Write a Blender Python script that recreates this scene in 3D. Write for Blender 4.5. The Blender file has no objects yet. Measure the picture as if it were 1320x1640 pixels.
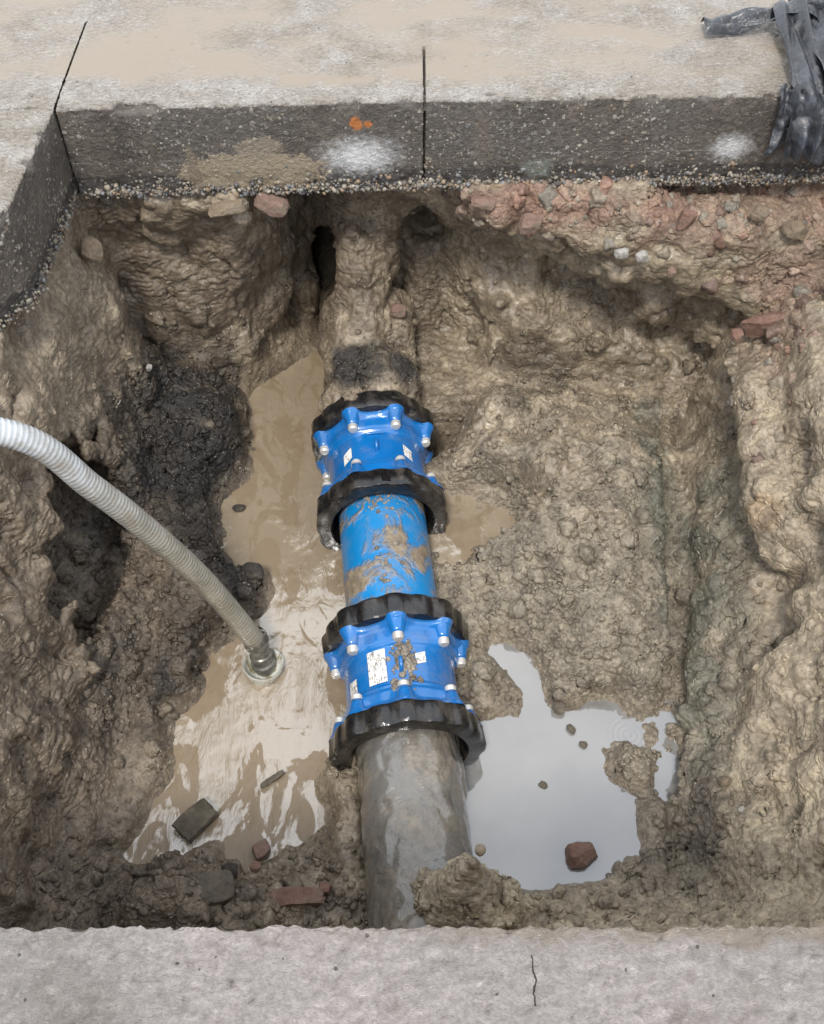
import bpy, bmesh, math, random, time
import numpy as np
T0 = time.time()
random.seed(7); rng = np.random.default_rng(7)
S = bpy.context.scene; C = S.collection
f32 = np.float32
# ------------------------------------------------------------------ camera, sky, sun, exposure
cam_d = bpy.data.cameras.new('camera'); cam = bpy.data.objects.new('camera', cam_d); C.objects.link(cam)
cam.location = (0, 0, 1.55); cam.rotation_euler = (math.radians(90-52.5), 0, 0)
cam_d.sensor_fit = 'VERTICAL'; cam_d.sensor_height = 24.0; cam_d.lens = 24.0*1700/1640
cam_d.clip_start = 0.02; cam_d.clip_end = 500
S.camera = cam
SUN_EL, SUN_AZ = 60, 192          # azimuth: compass-like, from +y clockwise
W = bpy.data.worlds.new('World'); S.world = W; W.use_nodes = True
wn = W.node_tree; wn.nodes.clear()
def wnode(t, **k):
    n = wn.nodes.new(t)
    for a, b in k.items(): setattr(n, a, b)
    return n
sky = wnode('ShaderNodeTexSky', sky_type='NISHITA', sun_disc=False)
sky.sun_elevation = math.radians(SUN_EL); sky.sun_rotation = math.radians(SUN_AZ)
bgs = wnode('ShaderNodeBackground'); bgs.inputs['Strength'].default_value = 0.10
tcw = wnode('ShaderNodeTexCoord'); cn = wnode('ShaderNodeTexNoise'); cn.inputs['Scale'].default_value = 2.3
cn.inputs['Detail'].default_value = 5; cn.inputs['Roughness'].default_value = .5
mp = wnode('ShaderNodeMapping'); mp.inputs['Scale'].default_value = (1, 1, 1.8); mp.inputs['Location'].default_value = (.35, .1, .2)
cr = wnode('ShaderNodeValToRGB')
cr.color_ramp.elements[0].position = .36; cr.color_ramp.elements[0].color = (5.6, 6.1, 7.0, 1)
cr.color_ramp.elements[1].position = .62; cr.color_ramp.elements[1].color = (9.6, 9.7, 9.8, 1)
mixc = wnode('ShaderNodeMix', data_type='RGBA'); mixc.inputs[0].default_value = .88
wout = wnode('ShaderNodeOutputWorld'); L = wn.links.new
L(tcw.outputs['Generated'], mp.inputs['Vector']); L(mp.outputs[0], cn.inputs['Vector']); L(cn.outputs['Fac'], cr.inputs[0])
L(sky.outputs[0], mixc.inputs[6]); L(cr.outputs[0], mixc.inputs[7]); L(mixc.outputs[2], bgs.inputs['Color']); L(bgs.outputs[0], wout.inputs[0])
sd = bpy.data.lights.new('sun', 'SUN'); sd.energy = 1.5; sd.angle = math.radians(10); sd.color = (1, .96, .9)
sun = bpy.data.objects.new('sun', sd); C.objects.link(sun)
az = math.radians(SUN_AZ); el = math.radians(SUN_EL)
from mathutils import Vector, Matrix
sdir = Vector((math.sin(az)*math.cos(el), math.cos(az)*math.cos(el), math.sin(el)))
sun.rotation_euler = sdir.to_track_quat('Z', 'Y').to_euler()
S.view_settings.view_transform = 'Standard'; S.view_settings.look = 'None'; S.view_settings.gamma = 1
S.view_settings.use_curve_mapping = False; S.view_settings.exposure = 1.08
S.render.engine = 'CYCLES'; S.cycles.use_denoising = True
S.cycles.max_bounces = 8; S.cycles.caustics_reflective = False; S.cycles.caustics_refractive = False

# ------------------------------------------------------------------ helpers
def tag(o, label=None, cat=None, group=None, kind=None):
    for k, v in (('label', label), ('category', cat), ('group', group), ('kind', kind)):
        if v: o[k] = v
    return o
def link(name, me, mat=None, parent=None, smooth=True):
    o = bpy.data.objects.new(name, me); C.objects.link(o)
    if mat and not me.materials: me.materials.append(mat)
    if parent: o.parent = parent
    if smooth: me.shade_smooth()
    return o
def mesh_np(name, V, F):
    """F: (n,3) or (n,4) int array"""
    me = bpy.data.meshes.new(name); V = np.asarray(V, f32); F = np.asarray(F, np.int32)
    me.vertices.add(len(V)); me.vertices.foreach_set('co', V.ravel())
    k = F.shape[1]; me.loops.add(F.size); me.loops.foreach_set('vertex_index', F.ravel())
    me.polygons.add(len(F)); me.polygons.foreach_set('loop_start', np.arange(0, F.size, k, dtype=np.int32))
    me.polygons.foreach_set('loop_total', np.full(len(F), k, np.int32))
    me.update(calc_edges=True); return me
def grid_faces(nu, nv, wrap_u=False, wrap_v=False, flip=False):
    iu = np.arange(nu if wrap_u else nu-1); iv = np.arange(nv if wrap_v else nv-1)
    a, b = np.meshgrid(iu, iv, indexing='ij'); a = a.ravel(); b = b.ravel()
    a1 = (a+1) % nu; b1 = (b+1) % nv
    F = np.stack([a*nv+b, a1*nv+b, a1*nv+b1, a*nv+b1], 1)
    return F[:, ::-1] if flip else F
def attr(me, name, A):
    A = np.asarray(A, f32)
    if A.shape[1] == 3: A = np.concatenate([A, np.ones((len(A), 1), f32)], 1)
    a = me.attributes.new(name, 'FLOAT_COLOR', 'POINT'); a.data.foreach_set('color', A.ravel())
# noise in numpy
_pr = np.random.default_rng(3); PERM = _pr.permutation(256).astype(np.int32); PERM = np.concatenate([PERM, PERM, PERM])
GR = _pr.normal(size=(256, 3)).astype(f32); GR /= np.linalg.norm(GR, axis=1, keepdims=True)
def pn(P, s):
    P = np.asarray(P, f32)*f32(s) + f32(100.37)
    I = np.floor(P).astype(np.int32); f = P - I; I &= 255
    u = f*f*f*(f*(f*6-15)+10); out = 0
    for i in (0, 1):
        wx = u[:, 0] if i else 1-u[:, 0]; hx = PERM[I[:, 0]+i]
        for j in (0, 1):
            wy = u[:, 1] if j else 1-u[:, 1]; hy = PERM[hx+((I[:, 1]+j) & 255)]
            for k in (0, 1):
                wz = u[:, 2] if k else 1-u[:, 2]; g = GR[PERM[hy+((I[:, 2]+k) & 255)]]
                out = out + wx*wy*wz*(g[:, 0]*(f[:, 0]-i)+g[:, 1]*(f[:, 1]-j)+g[:, 2]*(f[:, 2]-k))
    return out*1.6
def fbm(P, s, o=3, r=.5):
    out = 0; a = 1
    for i in range(o): out = out + a*pn(P + i*7.1, s); s *= 2.03; a *= r
    return out
def sm(a, b, x):
    t = np.clip((x-a)/(b-a), 0, 1); return t*t*(3-2*t)
def smax(a, b, k): h = np.clip(.5+.5*(a-b)/k, 0, 1); return b+(a-b)*h+k*h*(1-h)
def smin(a, b, k): return -smax(-a, -b, k)
def polydist(X, Y, poly):
    """signed distance, negative inside"""
    p = np.array(poly); q = np.roll(p, -1, 0); d = np.full(X.shape, 1e9); ins = np.zeros(X.shape, bool)
    for (ax, ay), (bx, by) in zip(p, q):
        ex, ey = bx-ax, by-ay; wx, wy = X-ax, Y-ay
        t = np.clip((wx*ex+wy*ey)/(ex*ex+ey*ey), 0, 1); d = np.minimum(d, (wx-ex*t)**2+(wy-ey*t)**2)
        c = ((ay > Y) != (by > Y)) & (X < (bx-ax)*(Y-ay)/(by-ay+1e-12)+ax); ins ^= c
    return np.sqrt(d)*np.where(ins, -1, 1)
# materials
class NT:
    def __init__(s, name):
        s.m = bpy.data.materials.new(name); s.m.use_nodes = True; s.t = s.m.node_tree; s.n = s.t.nodes
        s.b = s.n['Principled BSDF']; s.out = s.n['Material Output']
    def add(s, t, ins=None, **k):
        n = s.n.new(t)
        for a, b in k.items(): setattr(n, a, b)
        for a, b in (ins or {}).items(): s.set(n.inputs[a], b)
        return n
    def set(s, i, v):
        if isinstance(v, bpy.types.NodeSocket): s.t.links.new(v, i)
        else: i.default_value = (*v, 1) if isinstance(v, tuple) and len(v) == 3 and i.type == 'RGBA' else v
    def B(s, **k):
        for a, b in k.items(): s.set(s.b.inputs[a.replace('_', ' ')], b)
    def pos(s): return s.add('ShaderNodeNewGeometry').outputs['Position']
    def obj(s): return s.add('ShaderNodeTexCoord').outputs['Object']
    def noise(s, v, sc, det=4, ro=.55, dist=0):
        return s.add('ShaderNodeTexNoise', {'Vector': v, 'Scale': sc, 'Detail': det, 'Roughness': ro, 'Distortion': dist}).outputs['Fac']
    def vor(s, v, sc, out='Distance', feat='F1', **k):
        return s.add('ShaderNodeTexVoronoi', {'Vector': v, 'Scale': sc, **k}, feature=feat).outputs[out]
    def math(s, op, a, b=0.0, c=0.0, clamp=False):
        n = s.add('ShaderNodeMath', operation=op, use_clamp=clamp); s.set(n.inputs[0], a); s.set(n.inputs[1], b); s.set(n.inputs[2], c); return n.outputs[0]
    def rng(s, v, a, b, c=0.0, d=1.0):
        return s.add('ShaderNodeMapRange', {'Value': v, 'From Min': a, 'From Max': b, 'To Min': c, 'To Max': d}, interpolation_type='SMOOTHSTEP').outputs[0]
    def mix(s, f, a, b, mode='MIX'):
        n = s.add('ShaderNodeMix', data_type='RGBA', blend_type=mode); s.set(n.inputs[0], f); s.set(n.inputs[6], a); s.set(n.inputs[7], b); return n.outputs[2]
    def xyz(s, v): return s.add('ShaderNodeSeparateXYZ', {'Vector': v}).outputs
    def scale(s, v, sc): return s.add('ShaderNodeMapping', {'Vector': v, 'Scale': sc}).outputs[0]
    def attr(s, name): return s.add('ShaderNodeAttribute', attribute_name=name).outputs['Color']
    def bump(s, h, dist=.002, st=1.0):
        s.set(s.b.inputs['Normal'], s.add('ShaderNodeBump', {'Height': h, 'Distance': dist, 'Strength': st}).outputs[0])
    def disp(s, h):
        d = s.add('ShaderNodeDisplacement', {'Height': h, 'Midlevel': 0.0, 'Scale': 1.0})
        s.t.links.new(d.outputs[0], s.out.inputs['Displacement']); s.m.displacement_method = 'BOTH'

# ---- earth: colour and wetness come per vertex, grain and crumbs from here
def earth_mat(name, amp=1.0):
    n = NT(name); P = n.pos(); col = n.attr('Col'); sf = n.add('ShaderNodeSeparateColor', {'Color': n.attr('surf')}).outputs
    wet, crumb = sf[0], sf[1]
    n1 = n.noise(P, 14, 6, .62); n2 = n.noise(P, 80, 6, .72)
    c = n.mix(1.0, col, n.mix(n.rng(n1, .3, .7), (.70, .69, .69), (1.25, 1.25, 1.24)), 'MULTIPLY')
    c = n.mix(1.0, c, n.mix(n.rng(n2, .3, .7), (.62, .61, .61), (1.32, 1.32, 1.30)), 'MULTIPLY')
    grit = n.add('ShaderNodeTexVoronoi', {'Vector': P, 'Scale': 130.0}, feature='F1')
    gc = n.add('ShaderNodeSeparateColor', {'Color': grit.outputs['Color']}).outputs
    gm = n.math('MULTIPLY', n.math('GREATER_THAN', gc[0], .93), n.math('LESS_THAN', grit.outputs['Distance'], .30))
    c = n.mix(n.math('MULTIPLY', gm, .45), c, (.45, .40, .33))
    wn_ = n.noise(P, 9, 3, .6)
    rough = n.math('SUBTRACT', .78, n.math('MULTIPLY', wet, n.rng(wn_, .3, .58, .35, .85)))
    n.B(Base_Color=c, Roughness=rough, IOR=1.55)
    Pd = n.add('ShaderNodeVectorMath', {0: P, 1: n.add('ShaderNodeVectorMath', {0: n.add('ShaderNodeTexNoise', {'Vector': P, 'Scale': 22.0, 'Detail': 3.0}).outputs['Color'], 'Scale': .035}, operation='SCALE').outputs[0]}, operation='ADD').outputs[0]
    v1 = n.math('SUBTRACT', .45, n.vor(Pd, 34, feat='SMOOTH_F1', Smoothness=.35))
    v2 = n.math('SUBTRACT', .45, n.vor(Pd, 85, feat='F1'))
    patch = n.rng(n.noise(P, 7, 3, .6), .38, .62, .35, 1.0)
    cr_ = n.math('MULTIPLY', crumb, patch)
    h = n.math('MULTIPLY', n.math('MULTIPLY_ADD', v2, .0065, n.math('MULTIPLY', v1, .016)), cr_)
    rid = n.math('ABSOLUTE', n.math('SUBTRACT', n.noise(P, 26, 5, .6, .6), .5))
    h = n.math('ADD', h, n.math('MULTIPLY', n.math('MULTIPLY', rid, n.math('MULTIPLY_ADD', crumb, 1.0, .10)), .018*amp))
    ck = n.add('ShaderNodeTexVoronoi', {'Vector': Pd, 'Scale': 21.0}, feature='DISTANCE_TO_EDGE').outputs['Distance']
    ckm = n.math('MULTIPLY', n.rng(ck, .07, .0), n.rng(n.noise(P, 11, 3, .6), .46, .6))
    h = n.math('SUBTRACT', h, n.math('MULTIPLY', n.math('MULTIPLY', ckm, crumb), .012))
    h = n.math('ADD', h, n.math('MULTIPLY', n.math('MULTIPLY', n.noise(P, 110, 6, .75), n.math('MULTIPLY_ADD', crumb, .8, .32)), .0062*amp))
    n.disp(h); return n.m
M_EARTH = earth_mat('earth')

def concrete_mat(name, wet_top):
    n = NT(name); P = n.pos(); X, Y, Z = n.xyz(P)[:3]
    big = n.noise(P, 1.7, 4, .55); med = n.noise(P, 11, 5, .6); fine = n.noise(P, 160, 4, .7)
    if wet_top:
        top = n.mix(n.rng(big, .38, .6), (.40, .362, .318), (.32, .276, .220))
        top = n.mix(n.rng(med, .35, .75), top, (.50, .47, .43))
    else:
        top = n.mix(n.rng(big, .38, .62), (.45, .40, .378), (.37, .338, .318))
        top = n.mix(n.math('MULTIPLY', n.rng(n.noise(P, 5, 5, .65), .5, .72), .7), top, (.24, .205, .175))
    top = n.mix(1.0, top, n.mix(n.rng(fine, .3, .7), (.82, .82, .82), (1.12, 1.12, 1.12)), 'MULTIPLY')
    fl = n.noise(n.scale(P, (1, 1.7, 1)), 85, 6, .8, .8); top = n.mix(1.0, top, n.mix(n.rng(fl, .36, .62), (.72, .71, .70) if wet_top else (.90, .89, .89), (1.22, 1.22, 1.22) if wet_top else (1.07, 1.07, 1.06)), 'MULTIPLY')  # light and dark specks: wet glints painted into the slab top colour
    pitv = n.add('ShaderNodeTexVoronoi', {'Vector': P, 'Scale': 95.0}, feature='F1')
    pr_ = n.add('ShaderNodeSeparateColor', {'Color': pitv.outputs['Color']}).outputs
    pit = n.math('MULTIPLY', n.math('GREATER_THAN', pr_[0], .985), n.math('LESS_THAN', pitv.outputs['Distance'], .3))
    top = n.mix(n.math('MULTIPLY', pit, .8), top, (.07, .065, .06))
    # sawn / cast face with the aggregate showing
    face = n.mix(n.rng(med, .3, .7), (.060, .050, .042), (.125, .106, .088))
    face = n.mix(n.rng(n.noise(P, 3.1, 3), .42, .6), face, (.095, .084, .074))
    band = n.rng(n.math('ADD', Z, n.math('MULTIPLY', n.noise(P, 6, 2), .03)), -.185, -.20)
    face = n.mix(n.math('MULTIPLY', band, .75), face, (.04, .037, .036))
    PD = n.add('ShaderNodeVectorMath', {0: P, 1: n.add('ShaderNodeVectorMath', {0: n.add('ShaderNodeTexNoise', {'Vector': P, 'Scale': 130.0, 'Detail': 2.0}).outputs['Color'], 'Scale': .012}, operation='SCALE').outputs[0]}, operation='ADD').outputs[0]
    a1 = n.add('ShaderNodeTexVoronoi', {'Vector': PD, 'Scale': 105.0, 'Randomness': 1.0}, feature='F1')
    a2 = n.add('ShaderNodeTexVoronoi', {'Vector': PD, 'Scale': 58.0, 'Randomness': 1.0}, feature='F1')
    r1 = n.add('ShaderNodeSeparateColor', {'Color': a1.outputs['Color']}).outputs; r2 = n.add('ShaderNodeSeparateColor', {'Color': a2.outputs['Color']}).outputs
    dens = n.rng(n.noise(P, 4.0, 3), .35, .62, .92, .60)
    m1 = n.math('MULTIPLY', n.math('GREATER_THAN', r1[0], dens), n.rng(a1.outputs['Distance'], .42, .30))
    m2 = n.math('MULTIPLY', n.math('GREATER_THAN', r2[0], n.math('ADD', dens, .1)), n.rng(a2.outputs['Distance'], .40, .30))
    ac = n.add('ShaderNodeValToRGB', {0: r1[1]}); e = ac.color_ramp.elements
    e[0].color = (.30, .29, .27, 1); e[1].color = (.20, .14, .09, 1); e.new(.5).color = (.42, .38, .31, 1)
    ac2 = n.add('ShaderNodeValToRGB', {0: r2[1]}); e = ac2.color_ramp.elements
    e[0].color = (.22, .19, .15, 1); e[1].color = (.36, .33, .28, 1); e.new(.5).color = (.12, .12, .12, 1)
    face = n.mix(1.0, face, n.mix(n.rng(n.noise(P, 70, 5, .75), .32, .68), (.68,)*3, (1.3, 1.28, 1.24)), 'MULTIPLY'); face = n.mix(n.math('MULTIPLY', m1, n.rng(n.noise(P, 60, 2), .3, .6, .2, .9)), face, ac.outputs[0]); face = n.mix(m2, face, ac2.outputs[0])
    if wet_top:
        # stains that stay put: lime bloom, rust spots, clay smear, thin scored line
        def spot(cx, cz, rx, rz, sc=30, lo=1.0, hi=.45):
            d = n.math('ADD', n.math('POWER', n.math('DIVIDE', n.math('SUBTRACT', X, cx), rx), 2), n.math('POWER', n.math('DIVIDE', n.math('SUBTRACT', Z, cz), rz), 2))
            d = n.math('SQRT', d); d = n.math('ADD', d, n.math('MULTIPLY', n.math('SUBTRACT', n.noise(P, sc, 4, .7), .5), 1.3))
            return n.rng(d, lo, hi)
        onf = n.math('MULTIPLY', n.math('LESS_THAN', Z, -.004), n.math('GREATER_THAN', Y, 2.5))
        for args, colr, k in (((-.145, -.165, .13, .075, 55, 1.1, .1), (.62, .62, .62), .85), ((.88, -.155, .07, .05, 60, 1.1, .1), (.6, .6, .6), .8),
                              ((-.150, -.063, .022, .022, 40, 1, .6), (.42, .14, .03), .9), ((-.118, -.066, .014, .012, 50, 1, .6), (.42, .14, .03), .9),
                              ((-.45, -.215, .20, .075, 16, 1.05, .95), (.27, .22, .155), .95), ((-.42, -.13, .09, .05, 18, .8, .6), (.24, .20, .15), .8),
                              ((-.60, -.20, .02, .09, 8, 1.0, .8), (.18, .145, .105), .85), ((.35, -.21, .05, .035, 20, 1.1, .4), (.20, .22, .19), .6), ((.19, -.10, .035, .12, 10, 1.1, .2), (.13, .108, .085), .7)):
            face = n.mix(n.math('MULTIPLY', n.math('MULTIPLY', spot(*args), k), onf), face, colr)
        ln = n.math('MULTIPLY', n.math('LESS_THAN', n.math('ABSOLUTE', n.math('ADD', Z, .163)), .0011), n.rng(n.noise(P, 9, 2), .5, .42, .1, .5))
        face = n.mix(n.math('MULTIPLY', ln, onf), face, (.30, .29, .28))
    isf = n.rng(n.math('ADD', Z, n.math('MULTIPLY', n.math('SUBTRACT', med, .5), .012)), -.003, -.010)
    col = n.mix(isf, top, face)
    if wet_top:
        film = n.rng(n.noise(n.scale(P, (1, 1.7, 1)), 2.1, 4, .6), .36, .58)        # standing film of water and slurry
        film = n.math('MULTIPLY', film, n.rng(n.math('ADD', Y, n.math('MULTIPLY', n.math('SUBTRACT', n.noise(P, 5, 5, .65), .5), .35)), 2.60, 2.68))
        col = n.mix(n.math('MULTIPLY', film, n.math('SUBTRACT', 1.0, isf)), col, (.225, .182, .130))
        rgh = n.mix(isf, n.mix(film, (.20,)*3, (.10,)*3), (.42,)*3)
        h = n.math('MULTIPLY', n.math('SUBTRACT', n.noise(n.scale(P, (1, 1.6, 1)), 60, 6, .75, .5), .5), .026)
        h = n.math('MULTIPLY', h, n.math('SUBTRACT', 1.0, n.math('MULTIPLY', film, .93)))
        fh = n.math('ADD', n.math('MULTIPLY', n.math('SUBTRACT', n.noise(P, 75, 5, .7), .5), .009), n.math('MULTIPLY', n.math('ADD', m1, m2), .002))
        h = n.add('ShaderNodeMix', {0: isf, 2: h, 3: fh}, data_type='FLOAT').outputs[0]
        n.B(Base_Color=col, Roughness=n.add('ShaderNodeSeparateColor', {'Color': rgh}).outputs[0], IOR=1.6)
    else:
        h = n.math('ADD', n.math('MULTIPLY', n.math('SUBTRACT', n.noise(n.scale(P, (1, 1.5, 1)), 38, 7, .75, .6), .5), .036), n.math('MULTIPLY', fine, .0012))
        crk = n.math('MULTIPLY', n.math('LESS_THAN', n.math('ABSOLUTE', n.math('ADD', n.math('SUBTRACT', X, .167), n.math('MULTIPLY', n.math('SUBTRACT', n.noise(P, 30, 3), .5), .02))), .0012), n.math('MULTIPLY', n.math('GREATER_THAN', Y, .345), n.math('LESS_THAN', Y, .41)))
        col = n.mix(crk, col, (.05, .045, .04)); h = n.math('SUBTRACT', h, n.math('MULTIPLY', crk, .004))
        sand = n.math('MULTIPLY', n.rng(n.math('ADD', Y, n.math('MULTIPLY', n.noise(P, 12, 4, .7), .12)), .47, .51), n.rng(X, -.35, .3))
        col = n.mix(n.math('MULTIPLY', sand, .7), col, (.27, .215, .155))
        n.B(Base_Color=col, Roughness=.72, IOR=1.45)
    h = n.math('SUBTRACT', h, n.math('MULTIPLY', pit, .003))
    n.disp(h); return n.m
M_CONC = concrete_mat('wet_concrete', True); M_CONC2 = concrete_mat('dry_concrete', False)

def water_mat(name, col, rough, kind):
    n = NT(name); P = n.pos()
    n.B(Base_Color=n.mix(n.rng(n.noise(P, 6, 4), .35, .65), col, tuple(v*1.12 for v in col)), Roughness=rough, IOR=(2.5 if kind == 'slurry' else 2.3))
    if kind == 'slurry':
        Pf = n.scale(P, (3.2, 1.0, 1.0))
        w = n.noise(Pf, 7, 5, .6, 1.6)
        k = n.rng(n.noise(P, 5, 3), .4, .62, .12, 1.0)
        h = n.math('MULTIPLY', n.math('MULTIPLY', w, .0085), k)
        h = n.math('ADD', h, n.math('MULTIPLY', n.noise(P, 70, 3, .6), .0006))
        n.bump(h, 1.0, 1.0)
        silt = n.rng(n.noise(n.scale(P, (1.9, 1.0, 1.0)), 4.2, 5, .62, .9), .515, .54)   # silt lying just proud of the water: duller
        n.B(Roughness=n.math('MULTIPLY_ADD', silt, .42, .06), Base_Color=n.mix(silt, col, (.22, .165, .105)))
        n.B(Specular_IOR_Level=n.math('MULTIPLY_ADD', silt, -.38, .5))
    else:
        d = n.add('ShaderNodeVectorMath', {0: P, 1: (.605, 1.31, -1.18)}, operation='DISTANCE').outputs['Value']
        ring = n.math('MULTIPLY', n.math('SINE', n.math('MULTIPLY', d, 420.0)), n.math('MULTIPLY', n.rng(d, .075, .03), .00013))
        n.bump(n.math('ADD', ring, n.math('MULTIPLY', n.noise(P, 5, 2), .0012)), 1.0, 1.0)
    return n.m
M_SLURRY = water_mat('slurry_water', (.30, .24, .165), .06, 'slurry')
M_WATER = water_mat('puddle_water', (.20, .195, .185), .03, 'clear')

# ------------------------------------------------------------------ the pit: one solid of earth with the excavation carved out
LV_R, LV_L = -1.18, -1.20
POOL_R = [(0.236,1.601),(0.281,1.61),(0.327,1.574),(0.376,1.491),(0.377,1.405),(0.424,1.381),(0.498,1.405),(0.58,1.425),(0.619,1.381),(0.684,1.362),(0.665,1.30),(0.64,1.25),(0.589,1.285),(0.53,1.262),(0.525,1.20),(0.56,1.16),(0.60,1.13),(0.605,1.0),(0.60,0.93),(0.548,0.946),(0.521,0.922),(0.479,0.903),(0.382,0.887),(0.302,0.878),(0.215,0.882),(0.08,0.9),(0.0,1.267),(0.10,1.34),(0.176,1.362),(0.248,1.381),(0.304,1.385),(0.315,1.437),(0.281,1.511),(0.229,1.563)]
POOL_M = [(.06,2.18),(.20,2.14),(.33,2.06),(.35,1.98),(.22,1.93),(.16,1.86),(.07,1.88),(.0,1.98)]
LV_M = -1.155
POOL_L = [(-0.478,2.77),(-0.53,2.583),(-0.52,2.269),(-0.638,2.162),(-0.611,1.96),(-0.557,1.876),(-0.451,1.888),(-0.426,1.818),(-0.455,1.715),(-0.516,1.66),(-0.591,1.575),(-0.613,1.451),(-0.674,1.372),(-0.666,1.185),(-0.704,1.096),(-0.76,0.978),(-0.695,0.929),(-0.604,0.978),(-0.51,1.011),(-0.438,0.945),(-0.358,0.961),(-0.232,1.045),(-0.236,1.114),(-0.273,1.185),(-0.209,1.276),(-0.105,1.314),(-0.019,1.682),(-0.041,2.162),(-0.222,2.614),(-0.319,2.77)]
I = np.interp
HS = .0135
gx = np.arange(-1.42, 1.50, HS); gy = np.arange(.30, 3.50, HS); gz = np.arange(-1.40, -.20, HS)
X2, Y2 = np.meshgrid(gx, gy, indexing='ij')
P2 = np.stack([X2.ravel(), Y2.ravel(), np.zeros(X2.size)], 1)
def n2(s, o=3, off=0): return fbm(P2+off, s, o).reshape(X2.shape)
GB = [ # gaussian mounds: x, y, rx, ry, h
 (.52,2.20,.40,.30,.20),(.30,1.95,.28,.25,.08),(.62,1.75,.25,.30,.13),(.21,1.45,.06,.07,.05),(.55,1.55,.16,.12,.07),(.60,1.215,.06,.05,.05),(.25,2.42,.16,.14,.16),
 (-.72,1.95,.20,.34,.14),(-.63,1.62,.12,.14,.10),(-.80,2.45,.22,.26,.22),(-.60,2.35,.14,.2,.10),(-.70,1.38,.10,.12,.07),(-.45,.82,.25,.10,.10),(-.17,1.05,.05,.2,.05),
 (.125,.80,.13,.12,.44),(-.6,.80,.14,.10,.12),(.5,.84,.2,.06,.05)]
def height():
    lf = I(Y2, [.4,.95,1.3,1.47,1.75,2.0,2.3,2.61,3.0], [-.74,-.79,-.76,-.74,-.66,-.70,-.74,-.78,-.8]); lt = I(Y2, [.3,1.5,2.0,2.5,3.6], [-1.16,-1.14,-1.04,-.975,-.98])
    rf = I(Y2, [.4,.93,1.4,1.8,2.3,2.6], [.60,.635,.70,.78,.86,.93]); rt = I(Y2, [.4,1.2,2.0,2.6], [1.22,1.26,1.26,1.30])
    nf = I(X2, [-1.1,-.2,-.1,.03,.3,.7,.9,1.2], [.74,.72,.62,.62,.84,.90,1.02,1.25]); nt = I(X2, [-1, .6, 1.2], [.43, .43, .50])
    w = .05*n2(3.2, 3); w2 = .05*n2(3.0, 3, 5)
    tl = (lf-X2+w)/(lf-lt); tr = (X2-rf+w2)/(rt-rf); tn = (nf-Y2+w)/(nf-nt); tb = (Y2-2.60+w2*.6)/.10
    Hl = I(tl, [-1,0,.3,.55,.75,1,1.4], [-.15,0,.15,.36,.62,.97,1.6]); Hr = I(tr, [-1,0,.08,.35,.6,.8,1,1.4], [-.1,0,.07,.33,.60,.72,.96,1.6])
    Hn = I(tn, [-1,0,.25,.6,1,1.4], [-.2,0,.16,.45,.97,1.6]); Hb = np.clip(tb, -.3, 3.0)*1.0
    Hb = np.where((X2 > -.45) & (X2 < .25), np.minimum(Hb, -0.1), Hb)
    B = .02 + .035*n2(4.5, 4) + .012*n2(17, 2, 3)
    for x, y, rx, ry, h in GB: B = B + h*np.exp(-((X2-x)/rx)**2-((Y2-y)/ry)**2)
    H = smax(smax(B, Hl, .06), smax(Hr, Hn, .08), .06); H = smax(H, Hb, .05)
    H = H - 1.19
    wob = .022*n2(9, 4, 2) + .008*n2(40, 2)
    for poly, lv in ((POOL_R, LV_R), (POOL_L, LV_L), (POOL_M, LV_M)):
        d = polydist(X2, Y2, poly) + wob
        H = smin(H, lv + np.where(d > 0, 1.6*d+np.maximum(d-.03, 0)*6, .7*d), .012); H = np.maximum(H, lv-.07)
    # trickle grooves along the foot of the right wall
    gxl = I(Y2, [.85,1.3,1.8,2.4], [.655,.70,.80,.90]) + .012*n2(6, 2)
    H = H - .035*np.exp(-((X2-gxl)/.018)**2)*sm(.8, .95, Y2)
    return H
H2 = height()
gr = np.hypot(*np.gradient(H2, HS)); K2 = 1/np.sqrt(1+np.minimum(gr, 5)**2)
nx, ny, nz = len(gx), len(gy), len(gz)
P3 = np.empty((nx, ny, nz, 3), f32); P3[..., 0] = gx[:, None, None]; P3[..., 1] = gy[None, :, None]; P3[..., 2] = gz[None, None, :]
f = ((H2[..., None]-gz)*K2[..., None]).astype(f32)            # > 0 : earth
def ell(c, r, rot=0.0, tilt=0.0):
    """distance-like value, positive inside an ellipsoid (rot about z, tilt about y)"""
    d = P3 - np.array(c, f32)
    if rot: cs, sn = math.cos(rot), math.sin(rot); x = d[..., 0]*cs+d[..., 1]*sn; y = -d[..., 0]*sn+d[..., 1]*cs; z = d[..., 2]
    else: x, y, z = d[..., 0], d[..., 1], d[..., 2]
    if tilt: cs, sn = math.cos(tilt), math.sin(tilt); x, z = x*cs-z*sn, x*sn+z*cs
    q = np.sqrt((x/r[0])**2+(y/r[1])**2+(z/r[2])**2); return ((1-q)*min(r)).astype(f32)
def cap(a, b, r):
    a = np.array(a, f32); ab = np.array(b, f32)-a; t = np.clip(((P3-a)@ab)/(ab@ab), 0, 1)
    return (r-np.linalg.norm(P3-a-t[..., None]*ab, axis=-1)).astype(f32)
# everything behind the back face and under the slabs is earth
yb = (2.615 + .05*fbm(np.stack([np.repeat(gx, nz), np.zeros(nx*nz), np.tile(gz, nx)], 1), 3.0, 3)).reshape(nx, 1, nz)
back = (P3[..., 1]-yb); f = smax(f, back.astype(f32), .05)
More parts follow.
